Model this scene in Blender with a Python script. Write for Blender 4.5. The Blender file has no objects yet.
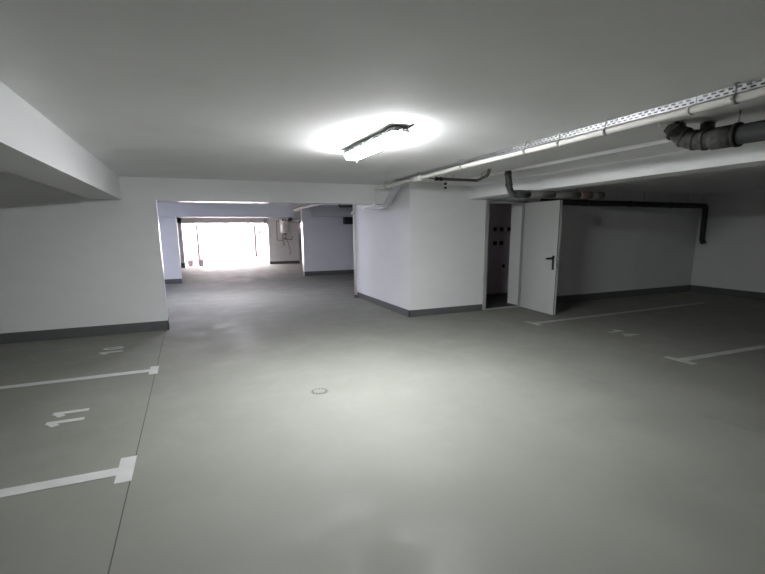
import bpy, bmesh, math, random
from mathutils import Vector, Matrix
random.seed(7)
S = bpy.context.scene
COL = S.collection
PI = math.pi

# ------------------------------------------------------------------ camera
CAM_H, F_PX, PITCH, YAW, ROLL = 1.6, 447.84, 0.19, 0.405, -0.008
cd = bpy.data.cameras.new('camera')
cam = bpy.data.objects.new('camera', cd)
COL.objects.link(cam)
cd.sensor_width = 36.0
cd.lens = F_PX / 765 * 36.0
cd.shift_y = 28 / 765
cd.clip_start = 0.05
cd.clip_end = 300
fw = Vector((math.sin(YAW) * math.cos(PITCH), math.cos(YAW) * math.cos(PITCH), -math.sin(PITCH)))
rt = Vector((math.cos(YAW), -math.sin(YAW), 0))
up = rt.cross(fw)
r2 = rt * math.cos(ROLL) + up * math.sin(ROLL)
u2 = up * math.cos(ROLL) - rt * math.sin(ROLL)
cam.matrix_world = Matrix(((r2.x, u2.x, -fw.x, 0), (r2.y, u2.y, -fw.y, 0), (r2.z, u2.z, -fw.z, CAM_H), (0, 0, 0, 1)))
S.camera = cam

# ------------------------------------------------------------------ world, lights, exposure
W = bpy.data.worlds.new('overcast_sky')
S.world = W
W.use_nodes = True
bg = W.node_tree.nodes['Background']
bg.inputs[0].default_value = (1.0, 0.91, 0.95, 1)
bg.inputs[1].default_value = 2.3
S.view_settings.view_transform = 'Standard'
S.view_settings.look = 'None'
S.view_settings.gamma = 1
S.view_settings.use_curve_mapping = False
S.view_settings.exposure = 2.5
LAMP_POWER = 56.0
COOL_FILL_POWER = 25.0  # strength of the unseen fill lamps added in the passage
# daylight portal in the garage entrance: guides sky sampling only
pl = bpy.data.lights.new('entrance_portal', 'AREA')
pl.shape = 'RECTANGLE'
pl.size, pl.size_y = 3.9, 1.95
pl.cycles.is_portal = True
po = bpy.data.objects.new('entrance_portal', pl)
COL.objects.link(po)
po.location = (1.56, 21.62, 0.98)
po.rotation_euler = (-PI / 2, 0, 0)

# ------------------------------------------------------------------ dimensions
HC = 2.406      # ceiling
HB = 2.066      # underside of the beams
Y1 = 8.0        # face of cross beam / left wall
YP = 7.246      # right-hand wall with the door
XP = 3.643      # corner of the white block

# ------------------------------------------------------------------ materials
def mat(name, col, rough=0.6, metal=0.0, var=0.0, vscale=3.0, bump=0.0, bscale=40.0, emit=None, estr=0.0, rvar=0.0, spec=0.5, stretch=None):
    m = bpy.data.materials.new(name)
    m.use_nodes = True
    nt = m.node_tree
    N, L = nt.nodes, nt.links
    b = N['Principled BSDF']
    b.inputs['Base Color'].default_value = (*col, 1)
    b.inputs['Roughness'].default_value = rough
    b.inputs['Metallic'].default_value = metal
    b.inputs['Specular IOR Level'].default_value = spec
    if emit:
        b.inputs['Emission Color'].default_value = (*emit, 1)
        b.inputs['Emission Strength'].default_value = estr
    if var or bump or rvar:
        tc = N.new('ShaderNodeTexCoord')
        src = tc.outputs['Object']
        if stretch:
            mp = N.new('ShaderNodeMapping')
            mp.inputs['Scale'].default_value = stretch
            L.new(src, mp.inputs['Vector'])
            src = mp.outputs[0]
    if var:
        n1 = N.new('ShaderNodeTexNoise')
        n1.inputs['Scale'].default_value = vscale
        n1.inputs['Detail'].default_value = 6
        n1.inputs['Roughness'].default_value = 0.6
        L.new(src, n1.inputs['Vector'])
        r = N.new('ShaderNodeValToRGB')
        r.color_ramp.elements[0].position = 0.3
        r.color_ramp.elements[1].position = 0.7
        r.color_ramp.elements[0].color = (*[c * (1 - var) for c in col], 1)
        r.color_ramp.elements[1].color = (*[min(1, c * (1 + var)) for c in col], 1)
        L.new(n1.outputs['Fac'], r.inputs['Fac'])
        L.new(r.outputs['Color'], b.inputs['Base Color'])
    if rvar:
        n3 = N.new('ShaderNodeTexNoise')
        n3.inputs['Scale'].default_value = 2.2
        n3.inputs['Detail'].default_value = 8
        n3.inputs['Roughness'].default_value = 0.65
        L.new(src, n3.inputs['Vector'])
        mr = N.new('ShaderNodeMapRange')
        mr.inputs[1].default_value = 0.35
        mr.inputs[2].default_value = 0.65
        mr.inputs[3].default_value = rough - rvar
        mr.inputs[4].default_value = rough + rvar
        L.new(n3.outputs['Fac'], mr.inputs[0])
        L.new(mr.outputs[0], b.inputs['Roughness'])
    if bump:
        n2 = N.new('ShaderNodeTexNoise')
        n2.inputs['Scale'].default_value = bscale
        n2.inputs['Detail'].default_value = 4
        L.new(src, n2.inputs['Vector'])
        bp = N.new('ShaderNodeBump')
        bp.inputs['Strength'].default_value = bump
        bp.inputs['Distance'].default_value = 0.01
        L.new(n2.outputs['Fac'], bp.inputs['Height'])
        L.new(bp.outputs['Normal'], b.inputs['Normal'])
    return m

M = {}
M['floor'] = mat('grey_floor_coating', (0.203, 0.206, 0.184), 0.72, var=0.09, vscale=1.1, bump=0.04, bscale=60, rvar=0.17, spec=0.55)
M['ceiling'] = mat('ceiling_paint', (0.76, 0.765, 0.765), 0.85, var=0.04, vscale=1.3, bump=0.3, bscale=7)
M['wall'] = mat('white_wall_paint', (0.82, 0.825, 0.83), 0.8, var=0.02, vscale=2, bump=0.15, bscale=30, stretch=(1, 1, 2.5))
M['beam'] = mat('beam_paint', (0.66, 0.665, 0.675), 0.8, var=0.02, vscale=2, bump=0.15, bscale=25)
M['bead'] = mat('white_bead_paint', (0.85, 0.85, 0.85), 0.22, spec=0.8)
M['skirting'] = mat('grey_skirting_paint', (0.115, 0.118, 0.118), 0.5, var=0.06, vscale=6)
M['line'] = mat('white_floor_paint', (0.52, 0.525, 0.52), 0.6, var=0.08, vscale=8)
M['worn_line'] = mat('worn_white_floor_paint', (0.42, 0.42, 0.41), 0.6, var=0.22, vscale=5)
M['joint'] = mat('dark_joint_sealant', (0.06, 0.06, 0.06), 0.7)
M['joint_faint'] = mat('grey_joint_sealant', (0.19, 0.195, 0.185), 0.6)
M['white_plastic'] = mat('white_plastic_pipe', (0.74, 0.73, 0.69), 0.35)
M['lamp_body'] = mat('grey_lamp_body', (0.33, 0.33, 0.33), 0.5)
M['diffuser'] = mat('lamp_diffuser', (0.9, 0.9, 0.9), 0.4, emit=(0.975, 0.985, 1.0), estr=LAMP_POWER)
M['diffuser_side'] = mat('lamp_diffuser_side', (0.9, 0.9, 0.9), 0.4, emit=(0.975, 0.985, 1.0), estr=LAMP_POWER * 0.42)
M['diffuser_cool'] = mat('cool_lamp_diffuser', (0.9, 0.9, 0.9), 0.4, emit=(0.90, 0.87, 1.0), estr=COOL_FILL_POWER * 1.35)
M['diffuser_blue'] = mat('blue_fill_diffuser', (0.9, 0.9, 0.9), 0.4, emit=(0.60, 0.66, 1.0), estr=COOL_FILL_POWER * 0.72)
M['diffuser_cool_side'] = mat('cool_lamp_diffuser_side', (0.9, 0.9, 0.9), 0.4, emit=(0.88, 0.88, 1.0), estr=COOL_FILL_POWER * 0.5)
M['diffuser_blue_side'] = M['diffuser_blue']
M['galv'] = mat('galvanised_steel', (0.50, 0.51, 0.52), 0.38, metal=0.85, var=0.06, vscale=12)
M['rod'] = mat('zinc_rod', (0.38, 0.38, 0.37), 0.45, metal=0.6)
M['black_pipe'] = mat('charcoal_pipe', (0.036, 0.038, 0.038), 0.5, var=0.25, vscale=9, bump=0.1, bscale=40)
M['dirty_pipe'] = mat('charcoal_pipe_plaster_smears', (0.055, 0.056, 0.053), 0.75, var=0.75, vscale=14, bump=0.5, bscale=30)
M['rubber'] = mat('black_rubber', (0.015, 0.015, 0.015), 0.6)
M['foam'] = mat('pale_mounting_foam', (0.62, 0.60, 0.54), 0.9, bump=0.6, bscale=50)
M['grey_pipe'] = mat('grey_pipe', (0.13, 0.13, 0.125), 0.5, var=0.15, vscale=10)
M['tan_pipe'] = mat('brown_coupler', (0.13, 0.085, 0.07), 0.6)
M['olive'] = mat('olive_insulated_pipe', (0.13, 0.125, 0.085), 0.6, var=0.15, vscale=20)
M['door'] = mat('grey_door_paint', (0.60, 0.61, 0.60), 0.5, var=0.015, vscale=3)
M['frame'] = mat('grey_frame_paint', (0.36, 0.365, 0.36), 0.5)
M['handle'] = mat('black_plastic', (0.012, 0.012, 0.012), 0.35)
M['chrome'] = mat('bright_steel', (0.7, 0.7, 0.7), 0.25, metal=0.9)
M['enamel'] = mat('white_enamel', (0.72, 0.71, 0.69), 0.3)
M['copper'] = mat('dull_copper_tube', (0.20, 0.16, 0.15), 0.5)
M['bin'] = mat('grey_bucket_plastic', (0.20, 0.17, 0.18), 0.5)
M['concrete'] = mat('pale_concrete', (0.55, 0.54, 0.53), 0.8, var=0.08, vscale=2)
M['render'] = mat('white_render', (0.80, 0.79, 0.79), 0.8, var=0.02)
M['post'] = mat('dark_brown_post', (0.045, 0.035, 0.038), 0.5)
M['darkroom'] = mat('mauve_grey_wall', (0.78, 0.70, 0.76), 0.8, var=0.05, vscale=4)
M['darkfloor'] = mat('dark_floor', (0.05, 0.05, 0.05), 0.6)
M['green_box'] = mat('dark_green_metal', (0.022, 0.032, 0.030), 0.5)
M['red'] = mat('red_glass_bulb', (0.02, 0.01, 0.01), 0.2)

# ------------------------------------------------------------------ helpers
def box(bm, x0, y0, z0, x1, y1, z1):
    v = [bm.verts.new(c) for c in ((x0, y0, z0), (x1, y0, z0), (x1, y1, z0), (x0, y1, z0),
                                   (x0, y0, z1), (x1, y0, z1), (x1, y1, z1), (x0, y1, z1))]
    for f in ((3, 2, 1, 0), (4, 5, 6, 7), (0, 1, 5, 4), (1, 2, 6, 5), (2, 3, 7, 6), (3, 0, 4, 7)):
        bm.faces.new([v[i] for i in f])

def prism(bm, pts, z0, z1):
    """vertical prism from a counter-clockwise plan outline"""
    a = [bm.verts.new((x, y, z0)) for x, y in pts]
    b = [bm.verts.new((x, y, z1)) for x, y in pts]
    n = len(pts)
    bm.faces.new(a[::-1])
    bm.faces.new(b)
    for i in range(n):
        j = (i + 1) % n
        bm.faces.new((a[i], a[j], b[j], b[i]))

def hexa(bm, low, high):
    """box from two matching rings of four points"""
    a = [bm.verts.new(p) for p in low]
    b = [bm.verts.new(p) for p in high]
    bm.faces.new(a[::-1])
    bm.faces.new(b)
    for i in range(4):
        j = (i + 1) % 4
        bm.faces.new((a[i], a[j], b[j], b[i]))

def fillet(pts, r, n=7):
    pts = [Vector(p) for p in pts]
    out = [pts[0]]
    for i in range(1, len(pts) - 1):
        p, a, b = pts[i], pts[i - 1], pts[i + 1]
        da, db = (a - p), (b - p)
        rr = min(r, da.length * 0.48, db.length * 0.48)
        s, e = p + da.normalized() * rr, p + db.normalized() * rr
        for k in range(n + 1):
            t = k / n
            out.append(s.lerp(p, t).lerp(p.lerp(e, t), t))
    out.append(pts[-1])
    return out

def tube(bm, pts, r, seg=16, fil=0.0, caps=True):
    pts = fillet(pts, fil) if fil else [Vector(p) for p in pts]
    rad = r if isinstance(r, (list, tuple)) else [r] * len(pts)
    t0 = (pts[1] - pts[0]).normalized()
    ref = Vector((0, 0, 1)) if abs(t0.z) < 0.9 else Vector((1, 0, 0))
    nrm = t0.cross(ref).normalized()
    rings = []
    for i, p in enumerate(pts):
        if i == 0: t = t0
        elif i == len(pts) - 1: t = (pts[i] - pts[i - 1]).normalized()
        else: t = ((pts[i + 1] - p).normalized() + (p - pts[i - 1]).normalized()).normalized()
        nrm = (nrm - t * nrm.dot(t)).normalized()
        bi = t.cross(nrm)
        rings.append([bm.verts.new(p + (nrm * math.cos(2 * PI * k / seg) + bi * math.sin(2 * PI * k / seg)) * rad[i]) for k in range(seg)])
    for a, b in zip(rings, rings[1:]):
        for k in range(seg):
            j = (k + 1) % seg
            f = bm.faces.new((a[k], a[j], b[j], b[k]))
            f.smooth = True
    if caps:
        bm.faces.new(rings[0][::-1])
        bm.faces.new(rings[-1])

def lathe(bm, prof, c, seg=24):
    """profile of (radius, z) about a vertical axis at c"""
    rings = []
    for r, z in prof:
        rings.append([bm.verts.new((c[0] + r * math.cos(2 * PI * k / seg), c[1] + r * math.sin(2 * PI * k / seg), c[2] + z)) for k in range(seg)])
    for a, b in zip(rings, rings[1:]):
        for k in range(seg):
            j = (k + 1) % seg
            f = bm.faces.new((a[k], a[j], b[j], b[k]))
            f.smooth = True
    bm.faces.new(rings[0][::-1])
    bm.faces.new(rings[-1])

def obj(name, bm, m, parent=None, bevel=0.0, solid=0.0, loc=None):
    bmesh.ops.recalc_face_normals(bm, faces=bm.faces[:])
    me = bpy.data.meshes.new(name)
    bm.to_mesh(me)
    bm.free()
    me.materials.append(M[m])
    o = bpy.data.objects.new(name, me)
    COL.objects.link(o)
    if parent:
        o.parent = parent
        o.matrix_parent_inverse = Matrix.Translation(-Vector(world_loc(parent)))
    elif loc is None:
        # origin on the thing itself
        c = [v.co for v in me.vertices]
        lo = Vector((min(p.x for p in c) + max(p.x for p in c), min(p.y for p in c) + max(p.y for p in c), 2 * min(p.z for p in c))) / 2
        me.transform(Matrix.Translation(-lo))
        o.location = lo
    if solid:
        s = o.modifiers.new('thickness', 'SOLIDIFY')
        s.thickness = solid
        s.offset = 0
    if bevel:
        b = o.modifiers.new('soft_edges', 'BEVEL')
        b.width = bevel
        b.segments = 2
        b.limit_method = 'ANGLE'
    return o

def world_loc(o):
    l = o.location.copy()
    while o.parent:
        # mesh parents keep their geometry in world space (identity), empties carry the offset
        o = o.parent
        if o.type == 'EMPTY':
            return Vector((0, 0, 0))
    return l

def thing(name, label, cat, loc, group=None):
    o = bpy.data.objects.new(name, None)
    COL.objects.link(o)
    o.location = loc
    o.empty_display_size = 0.1
    tag(o, label, cat, group)
    return o

def tag(o, label, cat, group=None):
    o['label'] = label
    o['category'] = cat
    if group: o['group'] = group
    return o

def struct(name, bm, m, label=None, parent=None, bevel=0.0):
    o = obj(name, bm, m, parent, bevel, loc=0)
    if not parent: o['kind'] = 'structure'
    if label: o['label'] = label
    return o

def B(*boxes):
    bm = bmesh.new()
    for b in boxes: box(bm, *b)
    return bm

# ------------------------------------------------------------------ structure
fl = struct('floor', B((-6, -4, -0.12, 12, 21.6, 0)), 'floor', 'grey coated concrete garage floor')
bm = bmesh.new()
prism(bm, [(-0.507, -4), (-0.500, -4), (-0.443, 8.2), (-0.450, 8.2)], -0.003, 0.0006)
struct('floor_joint', bm, 'joint', 'dark straight joint line along the left parking bays', fl)
bm = bmesh.new()
prism(bm, [(4.075, -4), (4.085, -4), (3.93, 4.0), (3.70, YP), (3.69, YP), (3.92, 4.0)], -0.003, 0.0006)
struct('floor_joint', bm, 'joint_faint', 'faint joint line in the floor on the right', fl)

struct('ceiling', B((-6, -4, HC, 12, 21.7, HC + 0.2)), 'ceiling', 'flat grey painted ceiling')
bm = bmesh.new()
prism(bm, [(4.00, -4), (12, -4), (12, YP), (4.30, YP)], 2.368, HC + 0.01)
struct('trim_1', bm, 'ceiling', 'shallow step in the ceiling beside the right beam')

# beams
struct('beam_left', B((-1.269, -4, HB, -0.862, Y1 + 0.05, HC + 0.05)), 'beam', 'ceiling beam along the left parking bays')
struct('beam_cross', B((-6, Y1 - 0.012, HB, XP + 0.05, Y1 + 0.36, HC + 0.05)), 'wall', 'cross beam over the passage')
bm = bmesh.new()
hexa(bm, [(4.58, -4, 2.215), (4.92, -4, 2.215), (5.24, YP + .05, 2.138), (4.90, YP + .05, 2.138)],
     [(4.58, -4, HC), (4.92, -4, HC), (5.24, YP + .05, HC), (4.90, YP + .05, HC)])
struct('beam_right', bm, 'wall', 'ceiling beam in front of the right parking bay')

# walls of the near hall
struct('wall_left', B((-6, Y1, 0, -0.40, Y1 + 0.24, HC)), 'wall', 'white wall at the end of the left parking bays')
struct('wall_far_left', B((-6.2, -4, 0, -6, 21.7, HC)), 'wall')
struct('wall_behind', B((-6.2, -4.2, 0, 12.2, -4, HC)), 'wall')
struct('wall_right', B((11.56, -4, 0, 12, YP, HC)), 'wall')
struct('wall_pillar', B((XP, YP, 0, 5.26, 10.03, HC)), 'wall', 'white block between the passage and the door')
struct('wall_back', B((6.27, YP, 0, 12, YP + 0.50, HC), (5.26, YP, 2.12, 6.27, YP + 0.50, HC)), 'wall', 'white back wall of the right parking bay')
# dark room behind the open door
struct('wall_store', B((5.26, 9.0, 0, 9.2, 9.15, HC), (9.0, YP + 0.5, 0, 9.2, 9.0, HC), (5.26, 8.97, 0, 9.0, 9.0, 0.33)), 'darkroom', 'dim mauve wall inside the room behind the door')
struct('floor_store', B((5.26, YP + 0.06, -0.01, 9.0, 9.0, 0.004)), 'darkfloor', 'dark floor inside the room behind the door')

# bay beyond the cross beam
struct('wall_passage_left', B((-2.2, 15.12, 0, -0.25, 15.5, HC)), 'wall', 'pale wall pillar on the left of the passage')
struct('beam_passage', B((-6, 15.0, 2.0, 3.28, 15.38, HC)), 'wall', 'second cross beam deeper in the passage')
struct('wall_passage_right', B((3.69, 15.48, 0, 9, 15.75, HC)), 'wall', 'grey wall on the right of the passage')
struct('beam_passage_right', B((3.95, 15.2, 2.03, 9, 15.5, HC)), 'beam')
struct('wall_passage_side', B((9, 9.0, 0, 9.2, 21.9, HC)), 'wall')
struct('wall_passage_back', B((5.2, 9.9, 0, 9.2, 10.03, HC)), 'wall')
# bay by the entrance
struct('wall_entrance_left', B((-6, 21.4, 0, -0.17, 21.62, HC)), 'wall')
struct('wall_entrance_right', B((3.51, 21.65, 0, 4.92, 21.9, HC), (5.5, 21.65, 0, 9, 21.9, HC), (4.92, 21.65, 2.0, 5.5, 21.9, HC)), 'wall', 'wall carrying the water heater')
struct('beam_entrance', B((-6, 21.4, 1.905, 3.51, 21.62, HC)), 'beam', 'lintel over the bright garage entrance')
struct('wall_closet', B((4.9, 22.9, 0, 5.6, 23.0, HC), (4.82, 21.9, 0, 4.92, 23, HC), (5.5, 21.9, 0, 5.6, 23, HC), (4.98, 21.9, HC, 5.6, 23, HC + .1)), 'darkroom')
# outside
struct('driveway', B((-12, 21.6, -0.13, 18, 60, -0.01)), 'concrete', 'pale driveway outside the entrance')
struct('wall_court_left', B((-4.0, 24.3, -0.01, 0.42, 24.5, 2.6)), 'render', 'sunlit white wall outside on the left')
struct('wall_court_right', B((3.51, 21.9, -0.01, 3.75, 27.0, 2.6)), 'render', 'sunlit white wall outside on the right')

# painted metal corner beads on the plaster edges; underside strips added to catch daylight
def bead(n, boxes, label): struct('trim_%d' % n, B(*boxes), 'bead', label)
bead(2, [(-0.425, Y1 - 0.004, 0.155, -0.396, Y1 + 0.244, HB)], 'white corner bead on the end of the left wall')
bead(3, [(-0.28, 15.114, 0.14, -0.244, 15.504, 2.0)], 'white corner bead on the passage pillar')
bead(4, [(3.684, 15.474, 0.15, 3.72, 15.754, HC)], 'white corner bead on the passage wall')
bead(5, [(-0.40, Y1 + 0.05, HB - 0.004, XP, Y1 + 0.364, HB + 0.03)], 'glossy white strip added under the cross beam to catch daylight')
bead(6, [(-0.25, 15.05, 1.996, 3.284, 15.384, 2.03)], 'glossy white strip added under the second cross beam to catch daylight')

# skirting
def skirt(name, boxes, label):
    return struct(name, B(*boxes), 'skirting', label)
skirt('baseboard_left', [(-6, Y1 - 0.014, 0, -0.392, Y1 + 0.005, 0.155), (-0.405, Y1 - 0.014, 0, -0.392, Y1 + 0.25, 0.155)], 'dark grey skirting along the left wall')
skirt('baseboard_pillar', [(XP - 0.012, YP - 0.012, 0, 5.245, YP + .005, 0.125), (XP - 0.012, YP - 0.012, 0, XP + .005, 10.03, 0.125)], 'grey skirting round the white block')
skirt('baseboard_back', [(6.30, YP - 0.014, 0, 11.56, YP + .005, 0.155), (11.546, -4, 0, 11.565, YP, 0.155)], 'dark grey skirting in the right bay')
skirt('baseboard_passage', [(-2.2, 15.106, 0, -0.242, 15.13, 0.14), (3.682, 15.466, 0, 9, 15.49, 0.15), (3.50, 21.636, 0, 4.92, 21.66, 0.12), (-6, 21.386, 0, -0.162, 21.41, 0.2), (3.682, 15.47, 0, 3.70, 15.75, .15)], 'grey skirting in the passage')

# ------------------------------------------------------------------ door
d1 = thing('door_1', 'grey steel fire door standing wide open in the right-hand wall', 'door', (6.2, YP, 0))
d1['kind'] = 'structure'
del d1['category']
FX0, FX1, FT = 5.262, 6.265, 2.12
bm = B((FX0, YP - 0.02, 0, FX0 + 0.065, YP + 0.09, FT), (FX1 - 0.065, YP - 0.02, 0, FX1, YP + 0.09, FT), (FX0 + .065, YP - 0.02, FT - 0.06, FX1 - .065, YP + 0.09, FT),
       (FX0 + .065, YP - .02, 0, FX1 - .065, YP + .09, .012))
obj('door_frame', bm, 'frame', d1, bevel=0.004)
# leaf: hinge edge at (6.2, 7.2), free edge at (6.1, 6.21)
hx, hy, ex, ey = 6.165, YP - 0.035, 6.075, 6.215
dv = Vector((ex - hx, ey - hy, 0)); LEN = dv.length; dv.normalize()
nv = Vector((-dv.y, dv.x, 0))     # thickness direction (away from the aisle side)
if nv.x < 0: nv = -nv
def leafpt(s, t, z): return Vector((hx, hy, 0)) + dv * s + nv * t + Vector((0, 0, z))
def leafbox(bm, s0, s1, t0, t1, z0, z1):
    hexa(bm, [leafpt(s0, t0, z0), leafpt(s1, t0, z0), leafpt(s1, t1, z0), leafpt(s0, t1, z0)],
         [leafpt(s0, t0, z1), leafpt(s1, t0, z1), leafpt(s1, t1, z1), leafpt(s0, t1, z1)])
bm = bmesh.new(); leafbox(bm, 0, LEN, 0, 0.055, 0.012, 2.075)
leafbox(bm, 0, LEN, 0.055, 0.062, 0.012, 2.075)
leaf = obj('door_leaf', bm, 'door', d1, bevel=0.003)
bm = bmesh.new(); leafbox(bm, LEN, LEN + 0.004, 0.012, 0.02, 0.012, 2.075)
obj('edge_seal', bm, 'joint', leaf)
bm = bmesh.new()
leafbox(bm, LEN - 0.095, LEN - 0.045, -0.014, 0.001, 0.84, 1.10)
obj('handle_plate', bm, 'handle', leaf, bevel=0.006)
bm = bmesh.new()
tube(bm, [leafpt(LEN - 0.065, 0.0, 1.05), leafpt(LEN - 0.065, -0.055, 1.05), leafpt(LEN - 0.20, -0.055, 1.04)], 0.017, 12, fil=0.02)
obj('lever_handle', bm, 'handle', leaf)
bm = bmesh.new(); leafbox(bm, LEN - .001, LEN + 0.005, 0.018, 0.042, 0.86, 1.02)
obj('lock_plate', bm, 'chrome', leaf)
bm = bmesh.new(); leafbox(bm, LEN, LEN + 0.014, 0.024, 0.036, 0.925, 0.95)
obj('latch', bm, 'chrome', leaf)
for z in (0.28, 1.82):
    bm = bmesh.new()
    p = leafpt(-0.012, -0.014, z)
    tube(bm, [p, p + Vector((0, 0, 0.15))], 0.013, 12)
    obj('hinge', bm, 'frame', leaf)

# sockets inside the dark room
spots = [(6.81, 1.57), (7.0, 1.57), (7.22, 1.57), (6.82, 1.24), (7.01, 1.24)]
for i, (x, z) in enumerate(spots):
    row = ('upper', 'lower')[i > 2]
    pos = ('left', 'middle', 'right', 'left', 'right')[i]
    o = obj('wall_socket', B((x - 0.045, 8.965, z - 0.045, x + 0.045, 9.0, z + 0.045)), 'handle', bevel=0.008)
    tag(o, 'small black square box, %s of the %s row, in the dark doorway' % (pos, row), 'socket', 'black boxes on the dark room wall')
o = obj('wall_socket', B((7.08, 8.975, 0.64, 7.14, 9.0, 0.72)), 'handle', bevel=0.006)
tag(o, 'lowest small black box on the dim wall in the dark doorway', 'socket', 'black boxes on the dark room wall')

# ------------------------------------------------------------------ ceiling lamp
def tube_light(lx, ly0, ly1, glow, label):
    HL = HC - 0.008          # the fixture hangs on two short brackets
    lamp = thing('ceiling_light', label, 'light', (lx, (ly0 + ly1) / 2, HC))
    def trap(bm, w0, w1, z0, z1, y0, y1, e=0.0):
        hexa(bm, [(lx - w0, y0 + e, z0), (lx + w0, y0 + e, z0), (lx + w0, y1 - e, z0), (lx - w0, y1 - e, z0)],
             [(lx - w1, y0, z1), (lx + w1, y0, z1), (lx + w1, y1, z1), (lx - w1, y1, z1)])
    bm = bmesh.new(); trap(bm, 0.085, 0.065, HL - 0.042, HL - 0.003, ly0, ly1, 0)
    obj('lamp_body', bm, 'lamp_body', lamp, bevel=0.006)
    bm = bmesh.new(); trap(bm, 0.060, 0.078, HL - 0.098, HL - 0.043, ly0 + 0.015, ly1 - 0.015, 0.03)
    df = obj('diffuser', bm, glow, lamp, bevel=0.012)
    df.data.materials.append(M[glow + '_side'])
    for f in df.data.polygons:
        if abs(f.normal.x) > 0.7: f.material_index = 1
    for k in range(5):
        y = ly0 + 0.16 + k * (ly1 - ly0 - 0.32) / 4
        for s in (-1, 1):
            obj('clip', B((lx + s * 0.088 - 0.005, y - 0.014, HL - 0.058, lx + s * 0.088 + 0.005, y + 0.014, HL - 0.024)), 'chrome', lamp, bevel=0.002)
    bm = bmesh.new()
    tube(bm, [(lx, ly0, HL - 0.03), (lx, ly0 - 0.05, HL - 0.03)], 0.016, 12)
    obj('cable_gland', bm, 'rod', lamp)
    bm = bmesh.new()
    tube(bm, [(lx, ly0 - 0.04, HL - 0.03), (lx + 0.02, ly0 - 0.08, HL - 0.03), (lx + 0.07, ly0 - 0.085, HL + 0.004)], 0.008, 8, fil=0.03)
    obj('cable', bm, 'handle', lamp)
    for s, y in ((0.05, ly1 - 0.06), (-0.04, ly0 + 0.05)):
        bm = bmesh.new()
        tube(bm, [(lx + s, y, HL - 0.08), (lx + s, y + .01, HL - 0.118)], 0.006, 8)
        obj('hanging_clip', bm, 'chrome', lamp)
    for y in (ly0 + 0.12, ly1 - 0.2):
        obj('ceiling_bracket', B((lx - 0.02, y - 0.03, HL - 0.004, lx + 0.02, y + 0.03, HC)), 'lamp_body', lamp)
tube_light(1.63, 3.40, 4.62, 'diffuser', 'lit white tube light fixture on the ceiling in the middle of the hall')
tube_light(0.7, 10.6, 11.83, 'diffuser_cool', 'added unseen tube light behind the cross beam, cool fill for the passage')  # unseen lamp, added to brighten the passage with cool light
tube_light(-2.6, 11.8, 13.03, 'diffuser_blue', 'added unseen blue tube light, fills the passage from the left side bay')  # unseen lamp, added to throw blue light on the passage pillar

# ------------------------------------------------------------------ white pipe under the ceiling
PW = [(2.86, 0.2, 2.322), (2.98, 1.78, 2.322), (3.05, 3.03, 2.322), (3.105, 4.68, 2.324), (3.20, 5.99, 2.326), (3.275, 7.90, 2.322)]
def pipe_at(y):
    for a, b in zip(PW, PW[1:]):
        if a[1] <= y <= b[1]:
            t = (y - a[1]) / (b[1] - a[1])
            return Vector(a).lerp(Vector(b), t)
    return Vector(PW[-1])
wp = thing('ceiling_pipe', 'long white plastic pipe hung below the ceiling under the perforated tray', 'pipe', (3.0, 4.0, 2.25))
bm = bmesh.new()
tube(bm, PW[:-1] + [(3.27, 7.93, 2.328), (3.262, 7.93, 2.03), (3.262, 8.6, 2.025)], 0.0245, 16, fil=0.05)
obj('pipe_run', bm, 'white_plastic', wp)
for y0, y1 in ((6.0, 6.32), (2.0, 2.02)):
    bm = bmesh.new()
    tube(bm, [pipe_at(y0), pipe_at(y1)], 0.041 if y1 - y0 > .1 else 0.03, 16)
    obj('coupling', bm, 'white_plastic', wp)
bm = bmesh.new(); tube(bm, [(3.262, 7.93, 2.06), (3.262, 7.93, 2.13)], 0.034, 16); obj('coupling', bm, 'white_plastic', wp)
for y in (0.9, 1.74, 2.67, 3.17, 3.62, 4.78, 6.05, 7.4):
    p = pipe_at(y)
    bm = bmesh.new()
    tube(bm, [(p.x - .012, y, p.z + 0.02), (p.x - .012, y, HC)], 0.005, 8)
    tube(bm, [(p.x - .012, y, HC - 0.006), (p.x - .012, y, HC)], 0.016, 10)
    rod = obj('hanger_rod', bm, 'rod', wp)
    bm = bmesh.new()
    tube(bm, [(p.x, y - 0.010, p.z), (p.x, y + 0.010, p.z)], 0.031, 16)
    box(bm, p.x - 0.045, y - 0.008, p.z - 0.008, p.x - 0.028, y + 0.008, p.z + 0.008)
    obj('pipe_clamp', bm, 'rod', rod)

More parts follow.
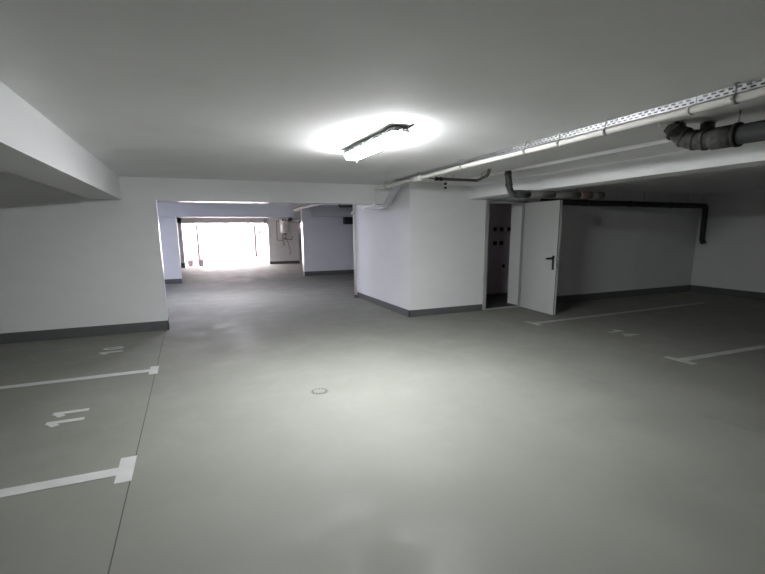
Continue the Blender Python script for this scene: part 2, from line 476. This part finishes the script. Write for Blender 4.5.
# ------------------------------------------------------------------ perforated cable tray
tr = thing('cable_tray', 'galvanised perforated cable tray running under the ceiling above the white pipe', 'cable tray', (3.05, 4.0, 2.30))
def tray_piece(name, a, b, zoff=0.0):
    a, b = Vector(a), Vector(b)
    d = (b - a); L = d.length; d.normalize()
    side = Vector((1, -d.x / d.y, 0)).normalized() if abs(d.y) > 1e-6 else Vector((1, 0, 0))
    side = d.cross(Vector((0, 0, 1))).normalized()
    upv = side.cross(d).normalized()
    Wd, Hh = 0.10, 0.042
    bm = bmesh.new()
    def q(fn, s0, s1, h0, h1):
        bm.faces.new([bm.verts.new(a + d * s + fn(h)) for s, h in ((s0, h0), (s1, h0), (s1, h1), (s0, h1))])
    near = lambda h: upv * h
    far = lambda h: side * Wd + upv * h
    bot = lambda h: side * h
    def perf(fn, rows, H):
        pitch, sl = 0.050, 0.029
        n = int(L / pitch)
        edges = [0.0]
        for c, w in rows: edges += [c - w / 2, c + w / 2]
        edges.append(H)
        for k in range(0, len(edges) - 1, 2):          # the solid strips
            q(fn, 0, L, edges[k], edges[k + 1])
        for ri, (c, w) in enumerate(rows):
            off = 0.012 + (0.5 * pitch if ri % 2 else 0)
            s = 0.0
            for i in range(n):
                s0 = i * pitch + off
                if s0 + sl > L: break
                q(fn, s, s0, c - w / 2, c + w / 2)
                s = s0 + sl
            q(fn, s, L, c - w / 2, c + w / 2)
    perf(near, [(0.012, 0.009), (0.031, 0.009)], Hh)
    perf(bot, [(0.03, 0.008), (0.07, 0.008)], Wd)
    q(far, 0, L, 0, Hh)
    return obj(name, bm, 'galv', tr, solid=0.0015)
TX = 0.038
def tray_pt(y): return (pipe_at(y).x + TX, y, 2.363)
for y0, y1 in ((0.2, 2.0), (2.005, 4.0), (4.005, 6.95)):
    pa, pb = tray_pt(y0), tray_pt(y1)
    tray_piece('tray_length', pa, pb)
tray_piece('tray_length', (3.28, 6.955, 2.355), (3.33, 7.72, 1.985))
tray_piece('tray_length', (3.33, 7.725, 1.98), (3.36, 8.7, 1.98))
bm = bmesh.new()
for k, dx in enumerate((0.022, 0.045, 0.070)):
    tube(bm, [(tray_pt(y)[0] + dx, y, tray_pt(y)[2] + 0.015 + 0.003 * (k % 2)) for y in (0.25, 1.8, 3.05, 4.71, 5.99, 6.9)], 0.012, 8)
obj('cable', bm, 'rubber', tr)  # black runs added behind the slots so the holes look shaded
for x, y in ((3.10, 3.4), (3.20, 5.6), (3.05, 2.2)):
    bm = bmesh.new()
    tube(bm, [(x + .05, y, 2.363), (x + .05, y, HC)], 0.005, 8)
    obj('hanger_rod', bm, 'rod', tr)
bm = bmesh.new()
box(bm, 3.25, 6.93, 2.398, 3.42, 6.99, HC)
obj('ceiling_bracket', bm, 'lamp_body', tr)
for o in [c for c in tr.children if c.name.startswith('tray_length')][-1:]:
    bm = bmesh.new()
    box(bm, 3.36, 8.05, 2.045, 3.44, 8.09, HB)
    obj('hanger_bracket', bm, 'rod', tr)

# ------------------------------------------------------------------ thick black drain pipe on the right
bp = thing('drain_pipe', 'thick charcoal drain pipe curving out of the ceiling at the right edge', 'pipe', (3.65, 1.8, 2.2))
bm = bmesh.new()
tube(bm, [(3.655, 2.25, 2.238), (3.65, 0.0, 2.222)], 0.068, 24)
obj('pipe_run', bm, 'black_pipe', bp)
bm = bmesh.new()
ep = fillet([(3.60, 2.56, 2.385), (3.615, 2.52, 2.335), (3.64, 2.44, 2.264), (3.655, 2.34, 2.240), (3.655, 2.24, 2.238)], 0.05, 5)
tube(bm, ep, [0.058 + 0.012 * min(1, i / 8) for i in range(len(ep))], 24)
obj('elbow', bm, 'dirty_pipe', bp)
for i in (3, 8, 13, 17):
    d = (ep[i + 1] - ep[i]).normalized()
    bm = bmesh.new(); tube(bm, [ep[i] - d * 0.012, ep[i] + d * 0.012], 0.076, 24); obj('collar', bm, 'dirty_pipe', bp)
bm = bmesh.new(); tube(bm, [(3.655, 2.26, 2.238), (3.655, 2.11, 2.237)], 0.078, 24); obj('sleeve', bm, 'dirty_pipe', bp)
for y in (2.105, 1.66):
    bm = bmesh.new(); tube(bm, [(3.655, y, 2.237), (3.655, y - 0.025, 2.237)], 0.084, 24); obj('gasket', bm, 'rubber', bp)
bm = bmesh.new(); lathe(bm, [(0.066, -0.015), (0.074, -0.004), (0.07, 0.01)], (3.60, 2.575, 2.40), 20)
obj('foam_collar', bm, 'foam', bp)
bm = bmesh.new(); tube(bm, [(3.72, 2.36, 2.27), (3.80, 2.40, 2.345), (3.83, 2.42, 2.40)], 0.05, 18); obj('branch', bm, 'black_pipe', bp)
bm = bmesh.new(); lathe(bm, [(0.055, -0.006), (0.06, 0.0), (0.06, 0.01)], (3.83, 2.42, 2.40), 20); obj('branch_collar', bm, 'foam', bp)
bm = bmesh.new(); tube(bm, [(3.66, 2.10, 2.30), (3.66, 2.10, HC)], 0.006, 8); obj('hanger_rod', bm, 'rod', bp)

# ------------------------------------------------------------------ pipe bending under the right beam
ub = thing('waste_pipe', 'dark pipe dropping beside the beam and running above the open door', 'pipe', (4.3, 5.2, 2.05))
bm = bmesh.new()
tube(bm, [(4.12, 5.2, 2.37), (4.15, 5.2, 2.15), (4.20, 5.2, 2.065), (4.40, 5.2, 2.065), (4.62, 5.2, 2.065)], 0.043, 18, fil=0.06)
obj('bend', bm, 'dirty_pipe', ub)
bm = bmesh.new(); tube(bm, [(4.26, 5.2, 2.065), (4.50, 5.2, 2.065)], 0.055, 18); obj('collar', bm, 'black_pipe', ub)
bm = bmesh.new(); tube(bm, [(4.50, 5.2, 2.065), (4.95, 5.2, 2.068)], 0.058, 18); obj('sleeve', bm, 'grey_pipe', ub)
bm = bmesh.new(); tube(bm, [(4.95, 5.2, 2.068), (5.55, 5.2, 2.074)], 0.050, 18); obj('pipe_run', bm, 'grey_pipe', ub)
bm = bmesh.new(); tube(bm, [(5.45, 5.2, 2.074), (5.68, 5.2, 2.078)], 0.057, 18); obj('coupler', bm, 'tan_pipe', ub)
bm = bmesh.new(); tube(bm, [(5.68, 5.2, 2.078), (5.93, 5.2, 2.080)], 0.054, 18); obj('end_cap', bm, 'grey_pipe', ub)
bm = bmesh.new(); tube(bm, [(5.40, 5.2, 2.11), (5.40, 5.2, 2.37)], 0.006, 8); obj('hanger_rod', bm, 'rod', ub)
for z in (2.345, 2.20):
    bm = bmesh.new(); tube(bm, [(4.12 + (2.37 - z) * .136, 5.2, z), (4.124 + (2.37 - z) * .136, 5.2, z - 0.03)], 0.050, 18); obj('collar', bm, 'black_pipe', ub)

# ------------------------------------------------------------------ black pipe along the back wall
bw = thing('wall_pipe', 'black pipe along the top of the back wall turning down in the far right corner', 'pipe', (9, 7.1, 2.0))
bm = bmesh.new()
tube(bm, [(6.5, 7.13, 2.105), (11.46, 7.06, 2.075), (11.47, 7.05, 1.28), (11.49, 7.02, 1.19)], 0.058, 18, fil=0.05)
obj('pipe_run', bm, 'black_pipe', bw)
for x in (7.6, 8.9, 10.2):
    bm = bmesh.new(); tube(bm, [(x, 7.125 - (x - 6.5) * .013, 2.105 - (x - 6.5) * .006), (x + 0.09, 7.124 - (x - 6.5) * .013, 2.105 - (x - 6.5) * .006)], 0.066, 18); obj('collar', bm, 'black_pipe', bw)
for x in (8.0, 9.4, 10.9):
    bm = bmesh.new(); tube(bm, [(x, 7.125, 2.12), (x, 7.125, 2.368)], 0.006, 8); obj('hanger_rod', bm, 'rod', bw)

# ------------------------------------------------------------------ small olive pipe with valve, and sprinkler bulb
ol = thing('supply_pipe', 'thin olive pipe with a dark valve hung in front of the white block', 'pipe', (3.9, 6.0, 2.3))
bm = bmesh.new()
tube(bm, [(3.62, 6.10, 2.332), (4.22, 6.06, 2.327), (3.97, 5.45, 2.330), (3.93, 5.36, HC)], 0.021, 14, fil=0.05)
obj('pipe_run', bm, 'olive', ol)
bm = bmesh.new()
tube(bm, [(3.50, 6.11, 2.333), (3.535, 6.11, 2.333)], 0.030, 8)
tube(bm, [(3.535, 6.11, 2.333), (3.58, 6.105, 2.333)], 0.022, 12)
tube(bm, [(3.58, 6.105, 2.333), (3.615, 6.10, 2.332)], 0.030, 8)
obj('valve', bm, 'handle', ol)
bm = bmesh.new(); tube(bm, [(3.40, 6.115, 2.336), (3.50, 6.11, 2.335)], 0.008, 10); obj('thin_feed', bm, 'grey_pipe', ol)
for x, y in ((3.80, 6.09), (4.13, 5.83)):
    bm = bmesh.new(); tube(bm, [(x, y, 2.335), (x, y, HC)], 0.005, 8); obj('hanger_rod', bm, 'rod', ol)
sp = thing('sprinkler', 'small white and black hanging bulb holder below the ceiling in front of the white block', 'bulb holder', (3.715, 6.17, 2.2))
bm = bmesh.new(); lathe(bm, [(0.018, -0.035), (0.026, -0.02), (0.022, 0.02), (0.008, 0.03), (0.004, 0.08)], (3.715, 6.17, 2.325), 14); obj('holder', bm, 'enamel', sp)
bm = bmesh.new(); lathe(bm, [(0.016, -0.02), (0.022, 0.0), (0.020, 0.018)], (3.715, 6.17, 2.272), 14); obj('collar', bm, 'handle', sp)
bm = bmesh.new(); lathe(bm, [(0.012, -0.015), (0.014, 0.012)], (3.715, 6.17, 2.24), 14); obj('neck', bm, 'enamel', sp)
bm = bmesh.new(); lathe(bm, [(0.006, -0.022), (0.019, -0.012), (0.022, 0.0), (0.018, 0.012), (0.006, 0.02)], (3.715, 6.17, 2.215), 14); obj('bulb', bm, 'red', sp)

# ------------------------------------------------------------------ parking lines and numbers
def pline(x0, x1, yc, cap0, cap1, capw, label, yc1=None, paint='line'):
    yc1 = yc if yc1 is None else yc1
    bm = bmesh.new()
    s = 1 if x1 > x0 else -1
    a, b = x0, x0 + s * capw
    pts = [(a, cap0), (b, cap0), (b, yc - 0.055), (x1, yc1 - 0.055), (x1, yc1 + 0.055), (b, yc + 0.055), (b, cap1), (a, cap1)]
    if s < 0: pts = pts[::-1]
    prism(bm, pts, 0.0005, 0.002)
    return tag(obj('parking_line', bm, paint), label, 'parking line')
pline(-0.462, -5.6, 3.265, 3.10, 3.46, 0.10, 'white T-shaped parking line nearest on the left', 3.29)
pline(-0.435, -5.6, 5.675, 5.51, 5.83, 0.09, 'white T-shaped parking line on the left between the numbers 10 and 11', 5.66)
pline(5.34, 11.0, 3.40, 3.22, 3.57, 0.10, 'white T-shaped parking line at the right edge of the photo', 3.2, 'worn_line')
pline(5.25, 10.0, 5.84, 5.68, 6.02, 0.09, 'faint white parking line on the right in front of the open door', 5.95, 'worn_line')

def stroke(bm, P, pts, w=0.045):
    """painted stroke along local 2-D points; P maps local (right, up) to floor"""
    pts = [Vector(p) for p in pts]
    n = len(pts)
    for a, b in zip(pts, pts[1:]):
        d = (b - a).normalized(); m = Vector((-d.y, d.x)) * w / 2
        e = d * w * 0.25
        ring = [P(a - e + m), P(a - e - m), P(b + e - m), P(b + e + m)]
        top = 0.0018 + 0.00012 * (len(bm.faces) // 6)
        hexa(bm, [(x, y, 0.0005) for x, y in ring], [(x, y, top) for x, y in ring])
def digit(ch, P, parent, s, paint):
    bm = bmesh.new()
    w, h = s * 0.5, s
    if ch == '1':
        stroke(bm, P, [(w * .6, 0), (w * .6, h)], s * .25)
        stroke(bm, P, [(w * .55, h * .93), (-w * .05, h * .74)], s * .24)
    elif ch == '0':
        pts = [(w / 2 + w * .42 * math.cos(t * 2 * PI / 16), h / 2 + h * .44 * math.sin(t * 2 * PI / 16)) for t in range(17)]
        stroke(bm, P, pts, s * .17)
    elif ch == '4':
        stroke(bm, P, [(w * .75, 0), (w * .75, h)], s * .15)
        stroke(bm, P, [(w * .7, h * .95), (w * .02, h * .32)], s * .13)
        stroke(bm, P, [(0, h * .3), (w * 1.1, h * .3)], s * .14)
    return obj('digit', bm, paint, parent)
def number(txt, org, upv, s, label, adv, paint='line'):
    t = thing('bay_number', label, 'parking number', (org[0], org[1], 0))
    ux, uy = upv
    rx, ry = uy, -ux
    for i, ch in enumerate(txt):
        def P(p, i=i):
            return (org[0] + ux * p[1] + rx * (p[0] + i * adv), org[1] + uy * p[1] + ry * (p[0] + i * adv))
        digit(ch, P, t, s, paint)
number('11', (-0.965, 4.32), (-1, 0), 0.245, 'white painted number 11 in the left parking bay nearest the camera', 0.22)
number('10', (-0.94, 6.73), (-1, 0), 0.245, 'white painted number 10 on the floor near the left wall', 0.22)
number('14', (5.89, 4.90), (1, 0), 0.27, 'faint white painted number in the right parking bay', 0.25, 'worn_line')

# ------------------------------------------------------------------ floor drain
dr = thing('floor_drain', 'small round floor drain with a ring of dark slots in the middle of the floor', 'drain', (1.10, 4.19, 0))
bm = bmesh.new(); lathe(bm, [(0.088, 0.0002), (0.088, 0.0018), (0.082, 0.0026)], (1.10, 4.19, 0), 32); obj('drain_plate', bm, 'floor', dr)
bm = bmesh.new()
for k in range(14):
    a = 2 * PI * k / 14
    ring = [(1.10 + r * math.cos(a + da), 4.19 + r * math.sin(a + da)) for r, da in ((0.062, -.13), (0.080, -.13), (0.080, .13), (0.062, .13))]
    prism(bm, ring, 0.002, 0.0032)
obj('slot_ring', bm, 'rubber', dr)
bm = bmesh.new(); lathe(bm, [(0.056, 0.0022), (0.054, 0.0035)], (1.10, 4.19, 0), 32); obj('cover', bm, 'floor', dr)

# ------------------------------------------------------------------ passage beyond the cross beam
vp = thing('down_pipe', 'thin white upright pipe at the far edge of the white block', 'pipe', (3.57, 10.0, 0))
bm = bmesh.new(); tube(bm, [(3.58, 9.95, 0.06), (3.58, 9.95, 2.36)], 0.034, 14); obj('pipe_run', bm, 'white_plastic', vp)
bm = bmesh.new(); tube(bm, [(3.58, 9.95, 0.0), (3.58, 9.95, 0.07)], 0.042, 14); obj('foot', bm, 'grey_pipe', vp)
bm = bmesh.new(); tube(bm, [(3.58, 9.95, 1.93), (3.52, 9.93, 1.97)], 0.03, 12); obj('branch', bm, 'white_plastic', vp)
bm = bmesh.new()
tube(bm, [(3.38, 10.6, 2.305), (3.58, 16.4, 2.30)], 0.045, 14)
o = tag(obj('ceiling_pipe', bm, 'white_plastic'), 'white pipe under the ceiling beyond the cross beam', 'pipe')
dp = thing('vent_pipe', 'dark pipe with a bend under the ceiling beside the white upright pipe', 'pipe', (4.6, 13.5, 2.2))
bm = bmesh.new(); tube(bm, [(4.35, 13.4, HC), (4.35, 13.4, 2.285), (4.85, 13.35, 2.30), (5.00, 13.3, HC)], 0.04, 14, fil=0.07); obj('pipe_run', bm, 'grey_pipe', dp)
bm = bmesh.new(); tube(bm, [(4.83, 13.36, 2.31), (4.95, 13.0, 2.20)], 0.06, 14); obj('branch', bm, 'black_pipe', dp)
o = tag(obj('vent_box', B((5.14, 15.28, 1.77, 5.72, 15.478, 2.02)), 'green_box', bevel=0.01), 'dark green box high on the passage wall beside the white block', 'box')

# pipes beneath the second beam
cp = thing('pipe_cluster', 'bright and dark pipes meeting under the second beam beside the water heater', 'pipe', (3.9, 17.0, 2.0))
bm = bmesh.new(); tube(bm, [(3.42, 16.2, HC - .01), (3.42, 16.2, 1.96)], 0.06, 16); obj('upright', bm, 'grey_pipe', cp)
bm = bmesh.new(); tube(bm, [(3.2, 16.6, 1.93), (3.75, 16.2, 1.93)], 0.06, 14); obj('bright_pipe', bm, 'chrome', cp)
bm = bmesh.new(); tube(bm, [(3.42, 16.2, 1.97), (3.50, 16.9, 1.93), (3.9, 18.0, 1.93)], 0.065, 14, fil=.1); obj('pipe_run', bm, 'black_pipe', cp)

# ------------------------------------------------------------------ water heater
wh = thing('water_heater', 'white cylindrical water heater high on the wall beside the entrance', 'water heater', (4.22, 21.4, 1.4))
bm = bmesh.new(); lathe(bm, [(0.05, 0.0), (0.17, 0.02), (0.20, 0.06), (0.20, 0.60), (0.16, 0.66), (0.05, 0.68)], (4.24, 21.44, 1.43), 28); obj('tank', bm, 'enamel', wh)
bm = bmesh.new(); lathe(bm, [(0.07, 0.0), (0.10, 0.05)], (4.24, 21.44, 1.375), 18); obj('bottom_cover', bm, 'grey_pipe', wh)
bm = bmesh.new(); tube(bm, [(4.16, 21.5, 1.42), (4.16, 21.6, 1.10), (3.90, 21.62, 1.12), (3.90, 21.62, 1.98), (4.02, 21.62, 1.99)], 0.014, 10, fil=0.03); obj('cold_tube', bm, 'copper', wh)
bm = bmesh.new(); tube(bm, [(4.30, 21.5, 1.42), (4.30, 21.6, 1.14), (4.62, 21.62, 1.14), (4.62, 21.62, 1.28)], 0.014, 10, fil=0.03); obj('hot_tube', bm, 'copper', wh)
bm = bmesh.new(); tube(bm, [(4.20, 21.6, 1.18), (4.33, 21.6, 1.18)], 0.03, 12); tube(bm, [(4.2, 21.6, 1.10), (4.2, 21.6, .85)], 0.014, 10); obj('valve', bm, 'copper', wh)
bm = bmesh.new(); tube(bm, [(4.36, 21.6, 1.15), (4.45, 21.63, 0.8), (4.52, 21.63, 0.55), (4.46, 21.63, 0.4)], 0.009, 8, fil=0.1); obj('cord', bm, 'grey_pipe', wh)

# ------------------------------------------------------------------ bright entrance
for i, (x, w) in enumerate(((0.05, 0.125), (0.50, 0.125))):
    b = thing('bucket', ('grey bucket on the floor at the left of the bright entrance, the further left one', 'grey bucket on the floor at the left of the bright entrance, beside the gate post')[i], 'bucket', (x, 22.1, -0.01), 'buckets at the entrance')
    bm = bmesh.new(); lathe(bm, [(w * .8, 0), (w, 0.27), (w * 1.06, 0.27), (w * 1.06, 0.30), (w * .92, 0.30), (w * .75, 0.03)], (x, 22.1, -0.01), 20); obj('pail', bm, 'bin', b)
    bm = bmesh.new(); tube(bm, [(x - w, 22.1, 0.27), (x - w * .6, 22.02, 0.37), (x + w * .6, 22.02, 0.37), (x + w, 22.1, 0.27)], 0.008, 8, fil=0.05); obj('bail', bm, 'rod', b)
g = thing('gate_post', 'dark slim gate post left of the bright opening, seen against white', 'post', (0.55, 24.2, 0))
bm = B((0.43, 24.2, 0.2, 0.53, 24.34, 1.86)); obj('post', bm, 'post', g)
bm = B((0.41, 24.18, 0.17, 0.57, 24.36, 0.23)); obj('bracket', bm, 'post', g)
bm = B((0.41, 24.19, -0.01, 0.50, 24.3, 0.17)); obj('plinth', bm, 'render', g)
g = thing('gate_post', 'dark slim gate post at the right of the bright opening with a foot plate', 'post', (3.3, 24.2, 0))
bm = B((3.20, 24.2, 0.28, 3.30, 24.34, 1.84)); obj('post', bm, 'post', g)
bm = B((3.20, 24.18, 0.23, 3.44, 24.36, 0.28)); obj('bracket', bm, 'post', g)
bm = B((3.22, 24.2, -0.01, 3.40, 24.34, 0.23)); obj('plinth', bm, 'render', g)
o = tag(obj('control_box', B((3.42, 24.25, 1.42, 3.51, 24.35, 1.60)), 'handle', bevel=0.01), 'small black control box on the bright wall right of the entrance', 'control box')
for i, x in enumerate((0.85, 1.65, 2.62)):
    o = tag(obj('lintel_bracket', B((x - 0.14, 21.7, 1.86, x + 0.14, 21.76, 1.885), (x - .02, 21.62, 1.86, x + .02, 21.7, 1.92)), 'lamp_body'),
            'small grey bracket under the entrance lintel, %s of three' % ('leftmost', 'middle one', 'rightmost')[i], 'bracket', 'brackets under the entrance lintel')
o = tag(obj('conduit', B((3.30, 21.3, 1.86, 3.36, 21.39, 2.1), (3.40, 21.3, 1.80, 3.45, 21.39, 2.1)), 'frame'), 'pair of short grey conduits at the right end of the entrance lintel', 'conduit')
